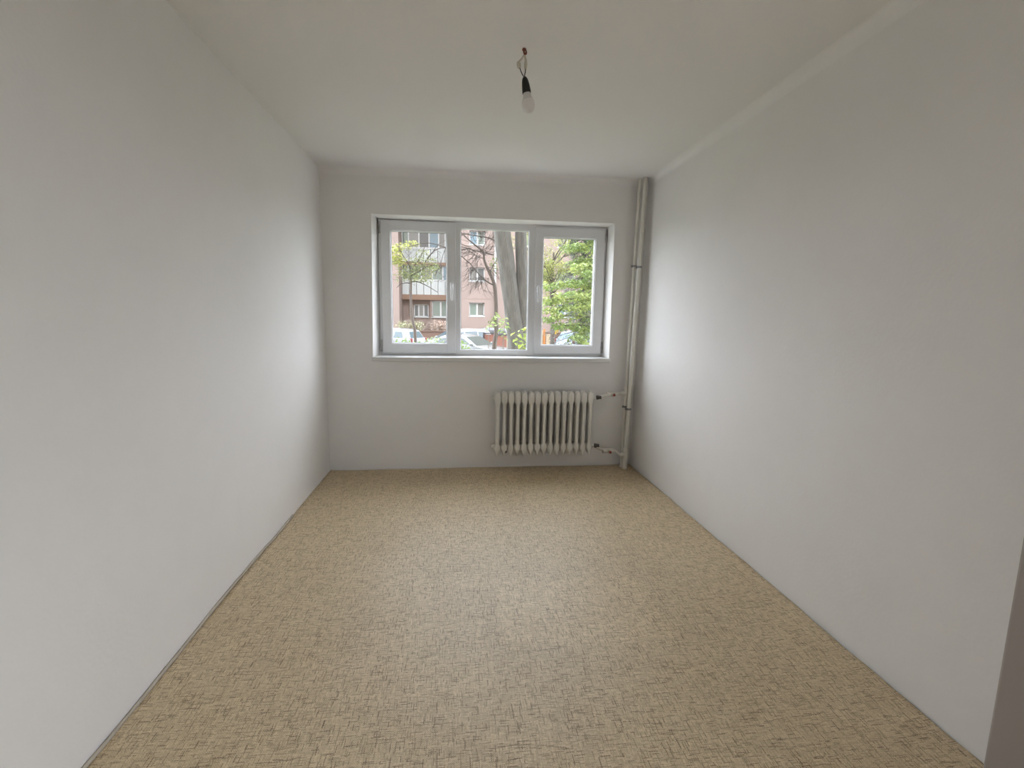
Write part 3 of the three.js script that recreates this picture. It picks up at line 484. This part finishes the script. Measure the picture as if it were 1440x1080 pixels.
{ // thin leaning tree with bare twigs
  const t = thing('tree', [2.15, -0.9, -9], 'thin dark leaning tree with bare twigs beside the thick stems', 'tree');
  const L = (x, y, z = 0) => V(x - 2.15, y + 0.9, z);
  const path = [[2.15, -0.95], [2.16, 0.2], [2.18, 0.73], [2.222, 1.01], [2.205, 1.35], [2.2, 1.83], [2.141, 2.335], [2.01, 2.62], [1.869, 2.94], [1.84, 3.16], [1.6, 3.345], [1.36, 3.54], [1.0, 3.9]].map(([x, y]) => L(x, y));
  obj('trunk', taper(path, [0.075, 0.068, 0.064, 0.06, 0.056, 0.054, 0.05, 0.042, 0.034, 0.028, 0.022, 0.016, 0.008], 10, 40, 0.04), O.stem, t);
  const limb = (pts, r) => obj('branch', taper(pts.map(([x, y, z = 0]) => L(x, y, z)), pts.map((_, i) => r * (1 - 0.6 * i / pts.length)), 6, 14), O.twig, t);
  limb([[2.2, 2.26], [2.0, 2.33, 0.1], [1.8, 2.47, 0.15], [1.62, 2.65, 0.2], [1.45, 2.86, 0.2]], 0.022);
  limb([[2.12, 3.09], [1.9, 3.12, 0.1], [1.65, 3.15, 0.2], [1.4, 3.22, 0.2], [1.15, 3.28, 0.2]], 0.018);
  limb([[2.14, 3.47], [1.98, 3.52, 0.1], [1.75, 3.55, 0.1], [1.5, 3.56, 0.2], [1.1, 3.62, 0.2]], 0.018);
  limb([[1.86, 2.98], [1.72, 3.02], [1.6, 3.08], [1.4, 3.2]], 0.012);
  limb([[2.02, 2.62], [2.1, 2.78], [2.2, 2.95], [2.26, 3.2]], 0.014);
  limb([[1.45, 2.86], [1.1, 3.1, 0.2], [0.4, 3.3, 0.3], [-0.1, 3.2, 0.3]], 0.014);
  const tw = [];
  for (const [x, y, dx, dy, n] of [[1.6, 3.2, -0.5, -0.5, 6], [1.4, 3.25, -0.6, -0.3, 6], [1.75, 3.5, 0, 0.7, 6], [2.0, 3.45, 0.1, 0.6, 5], [1.75, 2.5, -0.4, -0.7, 6], [1.55, 2.7, -0.5, -0.9, 7], [2.0, 2.7, 0.4, -0.2, 5], [1.7, 3.05, -0.3, -0.6, 7], [1.4, 3.55, -0.3, 0.4, 5], [1.85, 3.1, -0.2, 0.7, 6], [1.9, 3.15, 0.4, 0.3, 5], [1.85, 2.45, -0.3, -0.8, 6]]) for (let k = 0; k < n * 2; k++) branch(tw, L(x + rr(-0.15, 0.15), y + rr(-0.05, 0.05), rr(-0.1, 0.2)), V(dx + rr(-0.5, 0.5), dy + rr(-0.5, 0.5), rr(-0.6, 0.6)), rr(0.35, 0.75), 0.0065, 1, { kids: 3, wiggle: 0.35 });
  tag(obj('twigs', tw, O.twig, t), null, null, null, 'stuff');
  const sp = []; for (const [x, y] of [[2.12, 1.3], [2.25, 1.18], [2.1, 2.9], [2.15, 2.75]]) blob(sp, 26, L(x, y, 0.05), V(0.12, 0.14, 0.1), 0.07, [0.2, 0.27, 0.07]);
  tag(obj('foliage', leaves(sp), leafM, t), null, null, null, 'stuff');
}
{ // young tree in the left pane
  const t = thing('tree', [-0.47, 0.1, -14], 'slender young tree with sparse yellow-green leaves in front of the balconies', 'tree');
  t.position.y = -0.9;
  const L = (x, y, z = 0) => V(x + 0.47, y + 0.9, z);
  obj('trunk', taper([L(-0.42, -0.95), L(-0.44, 0.5), L(-0.476, 0.99), L(-0.541, 1.28), L(-0.585, 1.78), L(-0.575, 2.7), L(-0.56, 3.0)], [0.07, 0.06, 0.056, 0.052, 0.046, 0.036, 0.03], 10, 24, 0.03), O.stem, t);
  const limb = (pts, r) => obj('branch', taper(pts.map(([x, y, z = 0]) => L(x, y, z)), pts.map((_, i) => r * (1 - 0.65 * i / pts.length)), 6, 14), O.twig, t);
  limb([[-0.575, 2.6], [-0.75, 2.62], [-0.95, 2.55, 0.1], [-1.1, 2.42, 0.1]], 0.02);
  limb([[-0.575, 2.65], [-0.4, 2.68], [-0.1, 2.58, 0.1], [0.2, 2.42, 0.1], [0.4, 2.3]], 0.02);
  limb([[-0.56, 3.0], [-0.65, 3.3], [-0.85, 3.6], [-1.1, 4.0]], 0.022);
  limb([[-0.56, 3.0], [-0.4, 3.3], [-0.2, 3.6], [0.0, 4.1]], 0.022);
  limb([[-0.55, 2.9], [-0.2, 3.1], [0.1, 3.25], [0.45, 3.3]], 0.018);
  limb([[-0.04, 3.4], [0.06, 3.55], [0.3, 3.82], [0.55, 3.92], [0.8, 3.92]], 0.026);
  limb([[0.3, 2.9], [0.5, 3.3], [0.62, 3.7], [0.85, 4.2]], 0.016);
  limb([[0.25, 3.8], [0.45, 4.05], [0.7, 4.2]], 0.014);
  const tw = [];
  for (let k = 0; k < 46; k++) branch(tw, L(rr(-1.1, 0.6), rr(2.6, 3.9), rr(-0.4, 0.4)), V(rr(-1, 1), rr(-0.5, 0.9), rr(-0.6, 0.6)), rr(0.3, 0.8), 0.0075, 1, { kids: 2 });
  tag(obj('twigs', tw, O.twig, t), null, null, null, 'stuff');
  const sp = [], Y = [0.46, 0.48, 0.15], G = [0.3, 0.33, 0.15];
  for (const [x, y, r, n, c] of [[-1.1, 3.85, 0.2, 90, Y], [-1.2, 3.45, 0.22, 100, Y], [-0.95, 3.4, 0.2, 90, Y], [-1.05, 3.65, 0.25, 60, Y], [-0.75, 3.95, 0.2, 45, Y], [-0.45, 4.05, 0.15, 30, Y], [-0.85, 3.1, 0.25, 60, G], [-0.6, 2.95, 0.25, 80, G], [-0.35, 3.35, 0.25, 90, G], [-0.3, 2.9, 0.3, 120, G], [0.0, 3.15, 0.28, 90, G], [0.3, 3.25, 0.2, 50, G], [0.15, 3.45, 0.2, 40, G], [-0.15, 3.65, 0.25, 45, G], [0.0, 2.8, 0.22, 50, G], [-0.95, 2.85, 0.22, 40, G]]) blob(sp, Math.round(n * 1.5), L(x, y), V(r * 1.15, r * 0.95, r * 1.3), 0.09, c, 0.35);
  tag(obj('foliage', leaves(sp), leafM, t), null, null, null, 'stuff');
}
{ // leafy tree filling the right-hand pane
  const t = thing('tree', [5.1, -0.88, -7.3], 'broad-leaved tree with bright green tiers of leaves filling the right window pane', 'tree');
  const L = (x, y, z = 0) => V(x - 5.1, y + 0.88, z);
  obj('trunk', taper([L(5.1, -0.95), L(5.08, 0.8), L(5.0, 2.2), L(4.95, 4), L(5.0, 5.5)], [0.16, 0.13, 0.11, 0.08, 0.04], 16, 24, 0.04), O.stem, t);
  const sp = [], G = [0.27, 0.36, 0.12], G2 = [0.44, 0.51, 0.19], bt = [];
  // tiers: start height at the trunk, tip
  for (const [y0, tx, ty, tz] of [[2.9, 3.65, 3.05, 0.5], [2.7, 3.9, 2.72, 0.1], [2.5, 3.8, 2.52, 0.7], [2.1, 3.2, 2.18, 0.3], [2.0, 3.75, 2.2, 0.8], [1.7, 3.15, 1.8, 0.2], [1.5, 3.25, 1.62, 0.6], [1.5, 3.9, 1.7, 0.9], [1.0, 3.45, 1.22, 0.5], [0.9, 3.9, 1.15, 0.8], [0.5, 4.0, 0.8, 0.9], [0.5, 3.5, 0.65, 0.6], [3.3, 4.1, 3.35, 0.6], [3.6, 3.9, 3.7, 0.4], [4.2, 4.2, 4.4, 0.3], [3.0, 4.2, 3.2, 0.9], [2.3, 4.0, 2.42, 1.0], [1.75, 3.5, 1.95, 1.1], [1.25, 3.2, 1.42, 0.8], [0.75, 3.7, 0.95, 1.1]]) {
    const a = L(5.02, y0), b = L(tx, ty, tz), m = a.clone().lerp(b, 0.5).add(V(0, 0.12, 0)), c = new THREE.CatmullRomCurve3([a, m, b]), pts = c.getPoints(8);
    bt.push(taper(pts, pts.map((_, i) => 0.026 * (1 - i / 9)), 6));
    for (let k = 0; k < 15; k++) { const f = 0.15 + 0.85 * (k / 14), q = c.getPoint(f); const sgn = rr(-1, 1); q.add(V(rr(-0.05, 0.05), rr(-0.06, 0.04), sgn * 0.3)); if (rnd() < 0.12) continue; blob(sp, 36, q, V(0.17, 0.09, 0.2), 0.09, rnd() < 0.5 ? G : G2, 0.3, 0.6); }
  }
  obj('branch', bt, O.stem, t);
  tag(obj('foliage', leaves(sp), leafM, t), null, null, null, 'stuff');
}
{ // dark evergreen behind it
  const t = thing('conifer', [5.05, -0.9, -10.5], 'dark grey-green evergreen standing behind the bright leafy branches', 'tree');
  obj('trunk', taper([V(0, -0.05, 0), V(0, 3, 0), V(0.05, 6.2, 0)], [0.14, 0.09, 0.02], 12, 12, 0.03), O.stem, t);
  const P = [], C = [], br = [];
  for (let k = 0; k < 120; k++) {
    const y = 0.3 + 5.6 * (k / 120), R = 1.55 * (1 - y / 6.6) * rr(0.75, 1.1), a = k * 2.399 + rr(-0.3, 0.3), tip = V(Math.cos(a) * R, y - 0.25 * R + 0.05, Math.sin(a) * R), base = V(0, y + 0.12, 0);
    br.push(taper([base, base.clone().lerp(tip, 0.5).add(V(0, 0.02, 0)), tip], [0.014, 0.01, 0.004], 4));
    for (let n = 0; n < 190; n++) { const f = Math.pow(rnd(), 0.7), q = base.clone().lerp(tip, f).add(V(rr(-1, 1) * 0.2 * (1 - f * 0.6), rr(-0.14, 0.05), rr(-1, 1) * 0.2 * (1 - f * 0.6))), d = V(Math.cos(a) + rr(-1, 1), rr(-0.9, 0.2), Math.sin(a) + rr(-1, 1)).normalize(), s = V(d.z, rr(-0.4, 0.4), -d.x).normalize().multiplyScalar(0.012), e = q.clone().addScaledVector(d, rr(0.06, 0.13)); const c = tint([0.13, 0.155, 0.125], 0.3); for (const v of [q.clone().add(s), e, q.clone().sub(s)]) { P.push(v.x, v.y, v.z); C.push(...c); } }
  }
  obj('branch', br, O.twig, t);
  const g = new THREE.BufferGeometry(); g.setAttribute('position', new THREE.Float32BufferAttribute(P, 3)); g.setAttribute('color', new THREE.Float32BufferAttribute(C, 3)); g.computeVertexNormals();
  tag(obj('needles', g, std([1, 1, 1], 0.8, { vertexColors: true, side: THREE.DoubleSide }), t), null, null, null, 'stuff');
}
{ // hazy spring tree further back
  const t = thing('tree', [5.4, -0.9, -17], 'hazy yellow-green spring tree behind the upper left of the right pane', 'tree');
  const br = [], tips = [];
  obj('trunk', taper([V(0, -0.05, 0), V(0.05, 1.8, 0), V(-0.05, 3.4, 0), V(0, 5.2, 0)], [0.13, 0.1, 0.08, 0.04], 10, 16, 0.03), O.stem, t);
  for (let k = 0; k < 14; k++) branch(br, V(0, rr(2.6, 5), 0), V(rr(-1, 1), rr(0.2, 1), rr(-1, 1)), rr(1, 1.7), 0.03, 2, { kids: 4, up: 0.04, tips });
  obj('branch', br, O.twig, t);
  const sp = []; for (const q of tips) blob(sp, 13, q, V(0.22, 0.2, 0.22), 0.07, rnd() < 0.6 ? [0.38, 0.4, 0.1] : [0.3, 0.35, 0.12], 0.25);
  tag(obj('foliage', leaves(sp), leafM, t), null, null, null, 'stuff');
}
{ // hedge of bare twigs under the ground-floor windows
  for (const [x0, x1, c, label] of [[-3.3, -1.5, [0.46, 0.47, 0.28], 'pale greenish bush below the shuttered ground-floor window'], [-0.7, 0.8, [0.52, 0.4, 0.33], 'pinkish twiggy bush below the green-curtained window']]) {
    const t = thing('bush', [(x0 + x1) / 2, 0.08, -32.2], label, 'bush'), tw = [], sp = [], w = (x1 - x0) / 2;
    for (let k = 0; k < 40; k++) branch(tw, V(rr(-w, w), 0, rr(-0.3, 0.3)), V(rr(-0.7, 0.7), 1, rr(-0.5, 0.5)), rr(0.6, 1.15), 0.016, 1, { kids: 4 });
    obj('branches', tw, std([0.42, 0.35, 0.29], 0.95), t);
    for (let k = 0; k < 7; k++) blob(sp, 75, V(-w + (k + 0.5) / 7 * 2 * w, rr(0.5, 0.75), 0.1), V(0.3, 0.42, 0.35), 0.15, c, 0.4);
    tag(obj('foliage', leaves(sp), leafM, t), null, null, null, 'stuff');
  }
}
// leafy shoots just below the window
function shoot(pos, label, stems, col, size) {
  const t = thing('shrub', pos, label, 'shrub'); const lf = [];
  for (const [pts, n] of stems) {
    const c = new THREE.CatmullRomCurve3(pts.map(([x, y, z = 0]) => V(x - pos[0], y - pos[1], z)));
    obj('stem', taper(c.getPoints(10), c.getPoints(10).map((_, i) => 0.008 - 0.0005 * i), 6), O.paleStem, t);
    for (let k = 0; k < n; k++) lf.push({ p: c.getPoint(Math.max(0, 1 - Math.pow(k / n, 1.2) * 0.26)).add(V(rr(-0.02, 0.02), 0, rr(-0.02, 0.02))), s: size * rr(0.7, 1.15), c: tint(col, 0.2), w: 0.75 });
  }
  for (const l of lf) obj('leaf', leaves([l]), leafM, t);
}
shoot([1.72, -0.86, -2.5], 'pale green leafy shoot left of the thick tree stems', [[[[1.7, -0.86], [1.66, 0.5], [1.7, 1.2], [1.69, 1.45]], 9], [[[1.72, -0.86], [1.75, 0.5], [1.79, 1.1], [1.82, 1.38]], 9], [[[1.74, -0.86], [1.78, 0.4], [1.8, 1.0], [1.78, 1.25]], 6], [[[1.72, -0.86], [1.6, 0.5], [1.58, 1.1], [1.6, 1.31]], 5]], [0.34, 0.45, 0.14], 0.085);
shoot([2.1, -0.86, -2.4], 'bright yellow-green leafy shoot in front of the thick tree stems', [[[[2.05, -0.86], [2.0, 0.4], [1.98, 0.95], [1.97, 1.2]], 9], [[[2.1, -0.86], [2.1, 0.4], [2.08, 1.0], [2.1, 1.27]], 11], [[[2.1, -0.86], [2.05, 0.4], [2.02, 0.85], [2.03, 1.02]], 6], [[[2.15, -0.86], [2.18, 0.4], [2.16, 0.9], [2.13, 1.13]], 7]], [0.4, 0.5, 0.08], 0.095);
for (const [x, y, z, w, h, c, label] of [[0.33, 0.92, -3, 0.28, 0.12, [0.2, 0.32, 0.05], 'rounded green bush at the lower left corner of the left pane'], [1.18, 0.93, -3, 0.12, 0.1, [0.25, 0.36, 0.08], 'small green bush at the lower left corner of the middle pane'], [0.75, 0.9, -4.5, 0.22, 0.1, [0.26, 0.34, 0.14], 'sparse green bush at the lower right corner of the left pane'], [3.6, 0.72, -4.5, 0.35, 0.14, [0.36, 0.5, 0.1], 'light green bush at the bottom of the right pane']]) {
  const t = thing('bush', [x, -0.86, z], label, 'bush'), tw = [], sp = [];
  for (let k = 0; k < 9; k++) branch(tw, V(rr(-0.06, 0.06), 0, rr(-0.06, 0.06)), V(rr(-0.12, 0.12), 1, rr(-0.1, 0.1)), y + 0.86, 0.012, 0, { wiggle: 0.08, up: 0.1 });
  obj('branches', tw, O.paleStem, t);
  for (const [yy, k, n] of [[y + 0.86, 1, 110], [y + 0.6, 1.2, 90], [y + 0.3, 1.2, 80], [y - 0.1, 1.1, 70]]) blob(sp, n, V(0, yy, 0), V(w * k, h * 1.4, w * k), 0.06, c, 0.3);
  tag(obj('foliage', leaves(sp), leafM, t), null, null, null, 'stuff');
}

renderer.render(scene, camera);
